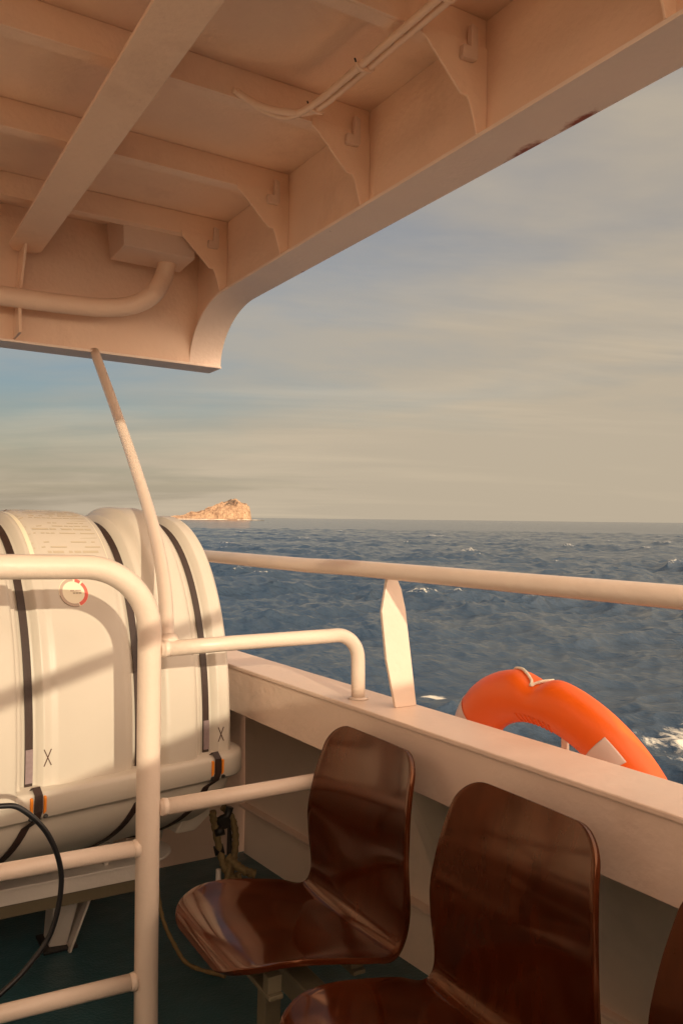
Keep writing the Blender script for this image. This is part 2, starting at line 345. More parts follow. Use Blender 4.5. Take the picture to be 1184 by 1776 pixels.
# lip between the shells: rounded band
def lipw(s): 
    e = min(s, LEN-s); r = .0
    if e < .10: r = .10*(1-math.sqrt(max(0, 1-(1-e/.10)**2)))
    return r
sl = sorted(set([round(x,4) for x in np.linspace(-.045, LEN+.045, 120)]))
P = []
for s in sl:
    e = min(s+.045, LEN+.045-s); w = A_+.034 - (.09*(1-math.sqrt(max(0,1-(1-min(e,.09)/.09)**2))))
    row = [(-w+.012,.645),(-w+.003,.640),(-w,.630),(-w-.001,.585),(-w+.006,.578),(-w+.03,.575)]
    P.append([rw(s,q,z) for q,z in row] + [rw(s,-q,z) for q,z in row[::-1]])
b = MB(); b.grid(P, True, True); n = len(P[0]); b.add(P[0], [tuple(range(n))]); b.add(P[-1], [tuple(range(n))[::-1]])
b.build('seam_flange', M['raft'], raft)
def lo(s, f, ex=0, n=2.3):
    e = min(s+.03, LEN+.03-s); sh = .10*(1-math.sqrt(max(0,1-(1-min(e,.12)/.12)**2)))
    a, h = .405-sh+ex, .225-sh*.8+ex
    c, t = math.cos(f), math.sin(f); k = (abs(c)**n+abs(t)**n)**(-1/n)
    zz = .576-h*t*k; q = -a*c*k
    return (q*(1-.25*(t*k)**2), zz)
sl = [-.028+ (LEN+.056)*i/90 for i in range(91)]
P = [[rw(s, *lo(s, math.pi*j/48)) for j in range(49)] for s in sl]
b = MB(); b.grid(P)
for k, i in ((0,0),(1,90)):
    b.add([rw(sl[i],0,.5)]+P[i], [(0,j+1,j+2) for j in range(48)], True)
b.build('lower_shell', M['raft'], raft)
# moulded foot at the right end
b = MB(); b.prism([rw(.02,-.30,.49),rw(.10,-.30,.45),rw(.11,-.27,.385),rw(.04,-.26,.375),rw(-.01,-.27,.42)], tuple(RN*.3)); b.build('end_foot', M['raft'], raft, .006)
# straps
def ribbon(m, path, w, th):
    """path: list of (s,q,z,nq,nz)"""
    P = []
    for i, (s,q,z,nq,nz) in enumerate(path):
        P.append([rw(s-w/2,q,z), rw(s+w/2,q,z), rw(s+w/2,q+nq*th,z+nz*th), rw(s-w/2,q+nq*th,z+nz*th)])
    m.grid(P, False, True); m.add(P[0],[(0,1,2,3)]); m.add(P[-1],[(3,2,1,0)])
for c in STR:
    path = []
    for j in range(61):
        f = math.pi*(1-j/60.)      # from back over the top to the front
        q, z = up(c, f, .003); q2, z2 = up(c, f, .02); nn = math.hypot(q2-q, z2-z)
        path.append((c, q, z, (q2-q)/nn, (z2-z)/nn))
    path.append((c, -.418, .655, -.9, .3)); path.append((c, -.4365, .640, -1, 0)); path.append((c, -.4375, .60, -1, 0)); path.append((c+.004, -.432, .578, -1, -.2))
    for j in range(1, 20):
        f = math.pi/2*j/19; s_ = c+.01+.16*j/19
        q, z = lo(s_, f, .003); path.append((s_, q, z, -math.cos(f), -math.sin(f)))
    m = MB(); ribbon(m, path, .0195, .0035); so = m.build('strap', M['strap'], raft)
    if c < .9 and c != .298:
        m = MB(); q0, z0 = up(c, .05, .0085); q1, z1 = up(c, .17, .0085)
        ribbon(m, [(c, up(c,.045+.024*k,.0075)[0], up(c,.045+.024*k,.0075)[1], -1, .1) for k in range(6)], .018, .002); m.build('strap_label', M['buckle'], so)
        for d in (-.017, .016):
            m = MB(); m.hexa([rw(c+d-.0035,-.4395,.598),rw(c+d+.0035,-.4395,.592),rw(c+d+.0035,-.43,.592),rw(c+d-.0035,-.43,.598),
                              rw(c+d-.0035,-.4395,.634),rw(c+d+.0035,-.4395,.634),rw(c+d+.0035,-.430,.636),rw(c+d-.0035,-.430,.636)])
            m.build('edge_pad', M['orange_pad'], raft, .002)
            m = MB(); m.tube([rw(c+d*1.1,-.441,.588), rw(c+d*1.1,-.430,.584)], .005, 8); m.build('pad_rivet', M['grease'], raft)
# ink crosses
def surf(s, z, ex=.0012):
    lo_, hi = 0, math.pi/2
    for _ in range(40):
        mid = (lo_+hi)/2
        if up(s, mid)[1] < z: lo_ = mid
        else: hi = mid
    q, zz = up(s, lo_, ex); return q, zz
def stroke(m, pts, w, th=.0008):
    """thin line on the shell through (s,z) points"""
    for (s0,z0),(s1,z1) in zip(pts[:-1], pts[1:]):
        n = 14; L_ = math.hypot(s1-s0, z1-z0); ds, dz = -(z1-z0)/L_*w/2, (s1-s0)/L_*w/2; rows = []
        for i in range(n+1):
            s, z = s0+(s1-s0)*i/n, z0+(z1-z0)*i/n
            r = []
            for k, e in ((-1,-.001),(1,-.001),(1,.0008+th),(-1,.0008+th)):
                q, zz = surf(s+k*ds, z+k*dz, e); r.append(rw(s+k*ds, q, z+k*dz))
            rows.append(r)
        m.grid(rows, False, True)
for s, z in ((.561,.715),(.044,.695)):
    m = MB(); stroke(m, [(s-.0095,z-.020),(s+.0095,z+.021)], .0022); stroke(m, [(s+.009,z-.021),(s-.0095,z+.020)], .0022)
    m.build('cross_mark', M['ink'], raft)
# round sticker
SC, ZC_ = (.468, 1.118)
def disc(m, r0, r1, a0, a1, e0, e1, n=40):
    rows = []
    for i in range(n+1):
        a = R(a0+(a1-a0)*i/n); r = []
        for rr, e in ((r0,e0),(r1,e0),(r1,e1),(r0,e1)):
            s, z = SC-rr*math.cos(a), ZC_+rr*.92*math.sin(a); q, zz = surf(s, z, e); r.append(rw(s, q, z))
        rows.append(r)
    m.grid(rows, False, True)
m = MB(); disc(m, .0004, .0405, 0, 360, .0006, .0012, 64); sk = m.build('round_sticker', M['label'], raft)
m = MB(); disc(m, .031, .039, 85, 285, .0014, .0018); m.build('grey_ring', M['grey_print'], sk)
m = MB(); disc(m, .030, .0395, 52, 76, .0014, .0018, 8); disc(m, .030, .0395, -70, 44, .0014, .0018); m.build('red_ring', M['red'], sk)
m = MB(); disc(m, .0392, .0402, 190, 285, .0014, .0019); m.build('dark_rim', M['ink'], sk)
m = MB()
for (x0,x1,z) in ((-.009,.003,.0045),(.005,.021,.0045)): stroke(m, [(SC-x0,ZC_+z),(SC-x1,ZC_+z)], .0035)
m.build('small_print', M['grey_print'], sk)
m = MB()
for (x0,x1,z) in ((-.003,.004,-.002),(.005,.012,-.002),(.013,.021,-.002)): stroke(m, [(SC-x0,ZC_+z),(SC-x1,ZC_+z)], .0045)
m.build('bold_print', M['ink_pale'], sk)
# instruction label high on the shell: laid by arc angle
LS0, LS1 = .345, .560; F0, F1 = R(52), R(93)
def lab(m, s0, s1, f0, f1, e0, e1, n=10):
    rows = []
    for i in range(n+1):
        f = f0+(f1-f0)*i/n
        rows.append([rw(s0,*up(s0,f,e0)), rw(s1,*up(s1,f,e0)), rw(s1,*up(s1,f,e1)), rw(s0,*up(s0,f,e1))])
    m.grid(rows, False, True); m.add(rows[0],[(0,1,2,3)]); m.add(rows[-1],[(3,2,1,0)])
m = MB(); lab(m, LS0, LS1, F0, F1, .0004, .0010, 24); la = m.build('instruction_label', M['label'], raft)
m = MB(); f = R(88.5); s = LS1-.012
for wds in (.012,.008,.014,.010,.016,.012,.018,.010,.014,.020):
    lab(m, s-wds+.003, s, f, f+R(1.1), .0013, .0016, 2); s -= wds+.004
m.build('heading_print', M['ink'], la)
m = MB(); rnd = random.Random(2)
for k in range(16):
    f = R(84.5-2.05*k); s = LS1-.014
    if k == 7 or k == 12: lab(m, LS0+.012, LS1-.012, f, f+R(.18), .0013, .0016, 2); continue
    while s > LS0+.03:
        wds = rnd.choice((.010,.018,.03,.045)); 
        if rnd.random() < .8: lab(m, max(LS0+.012, s-wds), s, f, f+R(.5 if k % 5 else .8), .0013, .0016, 2)
        s -= wds+rnd.choice((.004,.006,.015))
m.build('body_print', M['ink_pale'], la)

# ------------------------------------------------------------------ cradle
cr = thing('raft_cradle', 'white steel cradle with channel legs carrying the life raft', 'cradle', (.4,2.6,0))
b = MB(); pts = [(-.7,2.43),(.80,2.425)] + [(.84+.10*math.cos(R(a)), 2.525+.10*math.sin(R(a))) for a in range(-90,91,10)] + [(-.7,2.72)]
b.prism([(x-.03,y,.277) for x,y in pts], (0,0,.008)); b.build('support_plate', M['cradle'], cr, .002)
b = MB(); b.box(-.7,.80,2.43,2.438,.238,.2765); b.build('front_flange', M['cradle'], cr)
b = MB(); b.box(-.7,.78,2.4385,2.47,.200,.2375); b.build('lower_angle', M['frame'], cr)
b = MB(); b.tube([(.90,2.60,.286),(.905,2.60,.33),(.90,2.52,.37)], .012, 10); b.build('raft_bracket', M['cradle'], cr)
for s0 in (.25,.75,1.1):
    p = [rw(s0,-.2,.41),rw(s0,-.26,.3),rw(s0,-.2,.2555),rw(s0,.2,.2555),rw(s0,.26,.3),rw(s0,.2,.41)]
    q = [rw(s0,-.16,.40),rw(s0,-.12,.2855),rw(s0,.22,.2855),rw(s0,.26,.40),rw(s0,.1,.352),rw(s0,-.1,.352)]
    b = MB(); b.prism(q, tuple(RT*.012)); b.build('saddle', M['cradle'], cr)
for x in (.585, -.42):
    leg = MB()
    leg.hexa([(x-.018,2.61,0),(x+.030,2.60,0),(x+.030,2.608,0),(x-.018,2.618,0),(x-.035,2.455,.2765),(x+.045,2.452,.2765),(x+.045,2.46,.2765),(x-.035,2.463,.2765)])
    leg.hexa([(x-.018,2.619,0),(x-.011,2.619,0),(x-.011,2.69,0),(x-.018,2.69,0),(x-.035,2.464,.2765),(x-.028,2.464,.2765),(x-.028,2.56,.2765),(x-.035,2.56,.2765)])
    leg.hexa([(x+.030,2.560,0),(x+.037,2.560,0),(x+.037,2.66,0),(x+.030,2.66,0),(x+.090,2.46,.2765),(x+.097,2.46,.2765),(x+.097,2.56,.2765),(x+.090,2.56,.2765)])
    leg.build('leg', M['cradle'], cr)
    b = MB(); b.box(x-.04,x+.06,2.575,2.70,.001,.010); b.build('foot_pad', M['grease'], cr, .002)
b = MB(); b.box(.352,.366,2.50,2.515,.0,.2765); b.build('leg', M['cradle'], cr)

# ------------------------------------------------------------------ ropes and cable
rp = thing('knotted_rope', 'old tan rope knotted and hanging under the raft end', 'rope', (1.14,2.6,.1))
def rope(par, pts, r, name='strand', m='rope', seg=10, tw=40):
    P = spline(pts, 8); n = len(P); b = MB()
    b.tube(P, [r*(1+.13*math.sin(i*1.9)) for i in range(n)], seg); return b.build(name, M[m], par)
rope(rp, [(1.085,2.60,.34),(1.098,2.60,.28),(1.112,2.585,.20),(1.125,2.57,.15),(1.15,2.56,.115),(1.175,2.55,.09)], .0125)
rope(rp, [(1.135,2.63,.34),(1.165,2.62,.30),(1.176,2.61,.25),(1.172,2.60,.19),(1.155,2.58,.155),(1.14,2.57,.13),(1.13,2.57,.16),(1.145,2.56,.185)], .0115)
rope(rp, [(1.13,2.57,.19),(1.15,2.55,.17),(1.18,2.54,.145),(1.215,2.53,.13)], .014)
rope(rp, [(1.14,2.56,.17),(1.12,2.54,.12),(1.14,2.52,.08),(1.17,2.50,.03),(1.18,2.46,.012),(1.19,2.40,.010)], .011)
rope(rp, [(1.17,2.57,.13),(1.18,2.55,.07),(1.19,2.52,.02),(1.20,2.44,.011)], .011)
fit = thing('release_fitting', 'black hydrostatic release lashed under the raft end beside rope', 'release fitting', (1.12,2.61,.3))
b = MB(); b.tube([(1.10,2.60,.30),(1.14,2.60,.315),(1.15,2.60,.345)], .013, 12); b.tube([(1.128,2.585,.298),(1.128,2.615,.298)], .020, 16); b.build('body', M['grease'], fit)
for z in (.268,.205):
    b = MB(); b.tube([(1.095,2.597,z),(1.125,2.587,z+.008)], .0165, 12); b.build('lashing', M['grease'], fit)
b = MB(); b.tube([(1.113,2.60,.14),(1.113,2.60,.02)], .009, 12); b.build('eye_bolt', M['cradle'], fit)
b = MB(); b.tube([(1.06,2.56,.012),(1.09,2.53,.014),(1.15,2.53,.012),(1.17,2.58,.02)], .013, 10); b.tube([(1.0,2.55,.008),(1.05,2.5,.01),(1.11,2.48,.008)], .009, 8); b.build('chain', M['grease'], fit)
tr = thing('thin_line', 'thin tan line trailing on the deck behind the guard rail post', 'line', (.93,2.5,.1))
rope(tr, [(.86,2.50,.25),(.855,2.46,.17),(.86,2.42,.10),(.875,2.36,.05),(.90,2.30,.012),(.97,2.20,.008)], .006, 'strand')
ca = thing('black_cable', 'black cable looping down in front of the raft at left', 'cable', (.3,1.72,.4))
b = MB(); b.tube(spline([(.10,1.73,.70),(.18,1.72,.742),(.273,1.72,.745),(.316,1.72,.731),(.367,1.72,.671),(.394,1.72,.584),(.378,1.715,.485),(.335,1.71,.428),(.283,1.705,.388),(.18,1.70,.33),(-.1,1.70,.2)], 10), .0055, 12); b.build('cable_loop', M['cable'], ca)

# ------------------------------------------------------------------ chairs
def profile():
    """(x,z) centre line from the front edge of the seat up to the top of the back, at Y centre"""
    return spline([(.622,0,.456),(.634,0,.471),(.662,0,.479),(.74,0,.475),(.82,0,.460),(.90,0,.441),(.945,0,.434),(.976,0,.440),(.994,0,.463),(1.003,0,.500),(1.009,0,.56),(1.014,0,.63),(1.021,0,.70),(1.034,0,.765),(1.054,0,.826)], 6)
PR = profile()
def shell():
    L = [0]
    for a, c in zip(PR[:-1], PR[1:]): L.append(L[-1]+(c-a).length)
    T = L[-1]; NW = 30; rc0, rc1 = .095, .060
    def at(d):
        for k in range(len(L)-1):
            if L[k+1] >= d: return PR[k].lerp(PR[k+1], (d-L[k])/(L[k+1]-L[k]))
        return PR[-1]
    ds = [rc0*(1-math.cos(math.pi/2*k/12)) for k in range(12)]
    ds += [rc0+(T-rc0-rc1)*k/70 for k in range(70)]
    ds += [T-rc1*(1-math.cos(math.pi/2*k/12)) for k in range(12,-1,-1)]
    kx = [0,.08,.20,.38,.435,.47,.50,.54,.62,.72,.82,.90,1.0]
    kw = [.176,.188,.203,.209,.203,.194,.190,.194,.205,.205,.194,.182,.168]
    rows = []
    for d in ds:
        u = d/T; w = sum(float(np.interp(u+e, kx, kw)) for e in (-.03,-.015,0,.015,.03))/5
        if d < rc0: w -= rc0-math.sqrt(max(0, rc0**2-(rc0-d)**2))
        if T-d < rc1: w -= rc1-math.sqrt(max(0, rc1**2-(rc1-(T-d))**2))
        p = at(d); t = (at(min(T,d+.012))-at(max(0,d-.012))).normalized(); n = V((-t.z,0,t.x))
        back = sstep(.50,.75,u); seat = 1-sstep(.40,.50,u); edge = sstep(0,.14,u); row = []
        for j in range(NW+1):
            a = -1+2*j/NW; y = w*a; aa = abs(y)/.205
            dd = back*.024*aa*aa + seat*.014*aa**4*edge - seat*.004*(1-aa*aa)
            row.append(p + n*dd + V((0,y,0)))
        rows.append(row)
    return rows
SH = shell()
def make_chair():
    b = MB(); b.grid(SH); o = b.build('seat_shell', M['chair'], None)
    # fix() may flip the normal side, solidify is centred so it does not matter
    md = o.modifiers.new('solid','SOLIDIFY'); md.thickness = .011; md.offset = 0; md.use_rim = True
    md = o.modifiers.new('bev','BEVEL'); md.width = .0035; md.segments = 2; md.limit_method = 'ANGLE'; md.angle_limit = R(50)
    return o
chair = thing('seat', 'varnished brown plywood seat nearest the life raft, with sunlit top edge', 'chair', (.87,1.56,0), 'brown moulded seats in a row along the bulwark')
sh = make_chair(); sh.location = (0,1.56,0); sh.parent = chair; sh.matrix_parent_inverse = Matrix.Translation(-chair.location)
for x in (.74,.93):
    b = MB()
    for dy in (-.11,.11): b.box(x-.015,x+.015,1.56+dy-.012,1.56+dy+.012,.395,.428)
    b.box(x-.015,x+.015,1.56-.13,1.56+.13,.385,.3945)
    b.build('mounting_bar', M['frame'], chair, .002)
labels = ['dark brown plywood seat in the middle of the row below the life ring', 'dark brown plywood seat cut off by the right edge, last of the row']
for k, y in enumerate((1.070,.566)):
    c = chair.copy(); COL.objects.link(c); c.location = (.87,y,0); c['label'] = labels[k]
    for ch in list(chair.children):
        d = ch.copy(); COL.objects.link(d); d.parent = c; d.matrix_parent_inverse = ch.matrix_parent_inverse.copy()
fr = thing('seat_stand', 'dark steel beam stand carrying the row of brown seats', 'seat stand', (.83,1.1,0))
b = MB(); b.box(.805,.855,.30,1.72,.335,.3845); b.build('beam', M['frame'], fr, .004)
for y in (1.64,.55):
    b = MB(); b.box(.81,.85,y-.02,y+.02,.0,.334); b.build('leg', M['frame'], fr, .003)
    b = MB(); b.tube([(.86,y-.08,.345),(.98,y-.10,.22),(1.10,y-.10,.10),(1.14,y-.10,.0)], .014, 12); b.build('brace', M['rail'], fr)
    b = MB(); b.box(.77,.89,y-.05,y+.05,.0005,.008); b.build('foot_plate', M['frame'], fr, .002)

# ------------------------------------------------------------------ life ring outside the bulwark
RC = V((1.484,1.418,.644)); RM, Ra, Rb = .286, .064, .050
dirY = V((-.043,1,0)).normalized(); dirX = V((1,.043,.33)).normalized(); up_ = dirX.cross(dirY).normalized(); dirY = up_.cross(dirX)
ring = thing('life_ring', 'bright orange life ring hung outside the bulwark over the sea', 'life ring', tuple(RC))
def rpnt(th, ph, e=0):
    """th around the ring (0 = +Y away, 90 = top), ph around the tube (180 = faces deck)"""
    notch = .0
    d = abs(((math.degrees(th)-90+180) % 360)-180)
    for tc_, wd, dp in ((93,6,.026),(183,5.5,.024),(273,5.5,.024),(3,5.5,.024)):
        dd = ((math.degrees(th)-tc_+180) % 360)-180
        notch += dp*math.exp(-(dd/wd)**2)*max(0, math.cos(ph))**.7
    a = Ra-notch+e; bb = Rb+e-.25*notch
    r = RM + a*math.cos(ph); x = bb*math.sin(ph)
    return RC + dirY*r*math.cos(th) + up_*r*math.sin(th) + dirX*x
NT, NP = 160, 40
P = [[rpnt(2*math.pi*i/NT, 2*math.pi*j/NP) for j in range(NP)] for i in range(NT)]; P.append(P[0])
b = MB(); b.grid(P, True, True); b.build('ring_body', M['ring'], ring)
def patch(t0, t1, p0, p1, nme='reflective_patch', skew=0):
    n, k = 16, 20; rows = []
    for i in range(n+1):
        row = []
        for j in range(k+1):
            v = j/k; th = R(t0+(t1-t0)*i/n + skew*(v-.5)); ph = R(p0+(p1-p0)*v); row.append(rpnt(th, ph, .0012))
        rows.append(row)
    b = MB(); b.grid(rows); o = b.build(nme, M['tape'], ring); m = o.modifiers.new('s','SOLIDIFY'); m.thickness = .0006; m.offset = 1
patch(31, 45, 232, 350)
patch(129.5, 140.5, 232, 318, skew=2); patch(215, 229, 180, 330); patch(300, 314, 180, 330)
# embossed lettering (worn) on the ring's deck side
for i in range(8):
    th0 = R(84+3.1*i); b = MB()
    rows = [[rpnt(th0+R(d), R(ph), e) for d, e in ((-.4,-.001),(-.4,.0022),(.4,.0022),(.4,-.001))] for ph in np.linspace(222, 250, 6)]
    b.grid(rows, True); b.build('embossed_letter', M['ring'], ring)
gl = MB(); gp = []
for i in range(0, 361, 4):
    th = R(i); dist = min(abs(((i-t+180) % 360)-180) for t in (93,183,273,3)); e = .010 + .03*math.sin(R(min(dist,45)*2))*0.3
    gp.append(rpnt(th, R(82), e*.6))
gl.tube(gp, .0045, 8); gl.build('grab_line', M['white_rope'], ring)
b = MB(); T0 = R(88)
kn = [rpnt(T0+R(d), R(p), e) for d, p, e in ((9,40,.002),(7,10,.004),(5,-6,.004),(4,-20,.003),(3,-6,.005),(0,4,.006),(-4,14,.004),(-9,24,.003),(-13,40,.002))]
b.tube(spline(kn, 5), .0036, 8); b.build('rope_knot', M['white_rope'], ring)
rb = thing('ring_bracket', 'small cream peg standing outboard, seen through the life ring', 'bracket', (1.45,1.385,.55))
b = MB(); b.box(1.492,1.500,1.405,1.425,.40,.815); b.build('peg', M['rail'], rb, .002)
b = MB(); b.box(1.36,1.53,1.395,1.435,.388,.399); b.build('arm', M['rail'], rb, .002)
b = MB(); b.box(1.31,1.535,1.30,1.52,.10,.13); b.build('shelf', M['rail'], rb, .002)

# ------------------------------------------------------------------ unseen shapes behind and left
dh = thing('added_house', 'added unseen wall, roof and box behind the deck, shading and bouncing light', 'added_house', (0,-1.5,0))
b = MB(); b.prism([(-4,-1.5,0),(1.0,-1.5,0),(1.0,-1.5,1.75),(.45,-1.5,1.70),(-.2,-1.5,1.52),(-.6,-1.5,1.45),(-4,-1.5,1.45)], (0,-.06,0)); b.build('wall', M['light_blocker'], dh)  # added unseen, top edge shaped to set the shade line on the raft
b = MB(); b.box(-4,1.0,-9,-1.57,1.36,1.42); b.build('roof', M['house'], dh)  # added pale top, bounces light up under the canopy
b = MB(); b.box(.82,1.16,-.60,-.42,0,1.40); b.build('shade_box', M['house'], dh)  # added unseen box, sized to shade the near bulwark
hs = thing('bounce_hatch', 'added white slope to the left of the deck, bouncing light up to the roof', 'bounce_hatch', (-1.3,1.8,0))
b = MB(); b.prism([(-1.8,1.05,0),(-1.8,2.55,0),(-1.8,2.55,1.7),(-1.8,1.05,1.05)], (1.0,0,0)); b.build('bounce_slope', M['white'], hs, .01)  # added unseen, tilted to the sun to bounce light onto the ceiling
cs = thing('port_blocker', 'added brown block to the left of the deck, keeping sky light off the seats', 'light_blocker', (-.9,.2,0))
b = MB(); b.box(-1.6,-.85,-1.4,1.0,0,1.75); b.build('box', M['light_blocker'], cs, .01)  # added unseen, blocks port sky light from seats and bulwark
wh = thing('bounce_wall', 'added cream wall to the left of the deck, bouncing sunlight to the roof', 'bounce_wall', (-2,2.7,0))
b = MB(); b.box(-4,-.55,2.60,2.66,0,1.95); b.build('wall', M['house'], wh)  # added unseen, its sunlit side bounces light to the ceiling
b = MB(); b.tube([(-.60,-.8,1.44),(-.12,-.8,1.60),(.53,-.8,1.82),(.80,-.8,1.91)], .022, 14); b.build('stair_rail', M['rail'], dh)

# ------------------------------------------------------------------ sea
n_ = V((-.0152,-.0066,1)).normalized(); SEAZ = -4.0
ex = V((1,0,-n_.x/n_.z)).normalized(); ex = (ex-n_*ex.dot(n_)).normalized(); ey = n_.cross(ex)
SM = Matrix(((ex.x,ey.x,n_.x,0),(ex.y,ey.y,n_.y,0),(ex.z,ey.z,n_.z,SEAZ),(0,0,0,1)))
az = np.concatenate([np.linspace(-180,-20,60,endpoint=False), np.linspace(-20,5,50,endpoint=False), np.linspace(5,62,640,endpoint=False), np.linspace(62,90,80,endpoint=False), np.linspace(90,180,40)])
rr = np.concatenate([np.geomspace(1.5,8,30,endpoint=False), np.geomspace(8,400,560,endpoint=False), np.geomspace(400,40000,110)])
AZm, RRm = np.meshgrid(np.radians(az), rr, indexing='ij')
X = RRm*np.sin(AZm); Y = RRm*np.cos(AZm); Z = np.zeros_like(X); DX = np.zeros_like(X); DY = np.zeros_like(X)
rng = np.random.RandomState(11); wind = R(118)       # travel direction
dr = np.gradient(rr)[None,:]*np.ones_like(X)
lam = np.geomspace(.5, 24, 150)
for l in lam:
    k = 2*math.pi/l; th = wind + rng.normal(0, .55); ph = rng.uniform(0, 2*math.pi)
    amp = .0125*l**.92*(1 if l < 14 else (14/l)**1.6)*rng.uniform(.5,1.3)*.50*(1.45 if l < 4 else (1 if l < 7 else .68))
    fade = np.clip((l/(dr*2.2))-.4, 0, 1)
    kx, ky = math.cos(th), math.sin(th); a = k*(kx*X+ky*Y)+ph
    Z += amp*fade*np.cos(a); DX -= .85*amp*fade*kx*np.sin(a); DY -= .85*amp*fade*ky*np.sin(a)
gust = 1+.30*np.sin(X*.11+Y*.05+1)+.22*np.sin(Y*.17-X*.06+2)+.15*np.sin(X*.31+Y*.23)
Z *= gust; DX *= gust; DY *= gust
near = np.clip((RRm-2)/6, 0, 1)
VX = X+DX*near; VY = Y+DY*near; VZ = Z*near
na, nr = X.shape
verts = np.stack([VX,VY,VZ],-1).reshape(-1,3)
i = np.arange(na-1)[:,None]*nr + np.arange(nr-1)[None,:]
quads = np.stack([i, i+1, i+nr+1, i+nr], -1).reshape(-1,4)
me = bpy.data.meshes.new('sea'); me.vertices.add(len(verts)); me.vertices.foreach_set('co', verts.astype(np.float32).ravel())
me.loops.add(quads.size); me.loops.foreach_set('vertex_index', quads.astype(np.int32).ravel())
me.polygons.add(len(quads)); me.polygons.foreach_set('loop_start', np.arange(0,quads.size,4,dtype=np.int32)); me.polygons.foreach_set('loop_total', np.full(len(quads),4,dtype=np.int32))
me.update(); me.validate(); me.polygons.foreach_set('use_smooth', [True]*len(me.polygons))
crest = (Z/(Z.std()+1e-9))
cap = np.clip((crest-1.9)/1.0, 0, 1)*(RRm < 600)
wake = np.clip(1.25-np.sqrt(((X-18.95)/3.4)**2+((Y-10.35)/3.4)**2), 0, 1)*2
blob = np.clip(1.3-np.sqrt(((X-15.5)/.55)**2+((Y-20.0)/.45)**2), 0, 1)
foam = np.clip(np.maximum(cap*.55, np.maximum(wake, blob)), 0, 1)
at = me.attributes.new('foam','FLOAT','POINT'); at.data.foreach_set('value', foam.astype(np.float32).ravel())
sea = bpy.data.objects.new('sea', me); COL.objects.link(sea); sea.matrix_world = SM; sea['kind'] = 'structure'
m = bpy.data.materials.new('sea_water'); N, L = nt(m); b_ = N['Principled BSDF']
b_.inputs['IOR'].default_value = 1.33; b_.inputs['Roughness'].default_value = .16
tc = N.new('ShaderNodeTexCoord')
def noise(scale, detail, sc=(1,1,1), rot=0, rough=.55):
    mp = N.new('ShaderNodeMapping'); mp.inputs['Scale'].default_value = sc; mp.inputs['Rotation'].default_value = (0,0,rot)
    L.new(tc.outputs['Object'], mp.inputs['Vector']); n = N.new('ShaderNodeTexNoise'); n.inputs['Scale'].default_value = scale; n.inputs['Detail'].default_value = detail; n.inputs['Roughness'].default_value = rough
    L.new(mp.outputs[0], n.inputs['Vector']); return n.outputs['Fac']
def mth(op, a, c=None, d=None):
    n = N.new('ShaderNodeMath'); n.operation = op
    for k, v in enumerate((a, c, d)):
        if v is None: continue
        if isinstance(v, (int, float)): n.inputs[k].default_value = v
        else: L.new(v, n.inputs[k])
    return n.outputs[0]
def mrange(v, a, c, d=0., e=1.):
    n = N.new('ShaderNodeMapRange'); n.inputs[1].default_value = a; n.inputs[2].default_value = c; n.inputs[3].default_value = d; n.inputs[4].default_value = e; L.new(v, n.inputs[0]); return n.outputs[0]
W_ = R(28)
h1 = noise(1.9, 8, (1,.45,1), -W_, .6); h2 = noise(.35, 5, (1,.5,1), -W_+.3, .6); h3 = noise(.05, 5, (1,.4,1), -W_-.2, .62); h4 = noise(.009, 5, (1,.35,1), -W_, .6)
bp1 = N.new('ShaderNodeBump'); bp1.inputs['Strength'].default_value = .8; bp1.inputs['Distance'].default_value = .24; L.new(h1, bp1.inputs['Height'])
bp2 = N.new('ShaderNodeBump'); bp2.inputs['Strength'].default_value = .8; bp2.inputs['Distance'].default_value = .6; L.new(h2, bp2.inputs['Height']); L.new(bp1.outputs[0], bp2.inputs['Normal'])
bp3 = N.new('ShaderNodeBump'); bp3.inputs['Strength'].default_value = .7; bp3.inputs['Distance'].default_value = 2.5; L.new(h3, bp3.inputs['Height']); L.new(bp2.outputs[0], bp3.inputs['Normal'])
bp4 = N.new('ShaderNodeBump'); bp4.inputs['Strength'].default_value = .7; bp4.inputs['Distance'].default_value = 9; L.new(h4, bp4.inputs['Height']); L.new(bp3.outputs[0], bp4.inputs['Normal'])
L.new(bp4.outputs[0], b_.inputs['Normal'])
at_ = N.new('ShaderNodeAttribute'); at_.attribute_name = 'foam'
fn = noise(2.6, 9, (1,.6,1), -W_, .72); fm = mth('ADD', at_.outputs['Fac'], mth('MULTIPLY_ADD', fn, 2.2, -1.45)); fmask = mrange(fm, .15, .5)
# far white horses: small streaks where two noises peak
sp = noise(.16, 6, (1,.30,1), -W_+1.57, .66); sp2 = noise(.02, 3, (1,.6,1), .5)
fs = mrange(mth('MULTIPLY_ADD', sp2, .25, sp), .835, .865)
fmask = mth('MAXIMUM', fmask, mth('MULTIPLY', fs, .55))
cm = N.new('ShaderNodeMix'); cm.data_type = 'RGBA'; cm.inputs['A'].default_value = (.020,.040,.070,1); cm.inputs['B'].default_value = (.032,.058,.094,1); L.new(h4, cm.inputs['Factor'])
cf = N.new('ShaderNodeMix'); cf.data_type = 'RGBA'; L.new(fmask, cf.inputs['Factor']); L.new(cm.outputs['Result'], cf.inputs['A']); cf.inputs['B'].default_value = (.62,.60,.52,1)
L.new(cf.outputs['Result'], b_.inputs['Base Color']); L.new(mrange(fmask, 0, 1, .12, .7), b_.inputs['Roughness'])
me.materials.append(m)

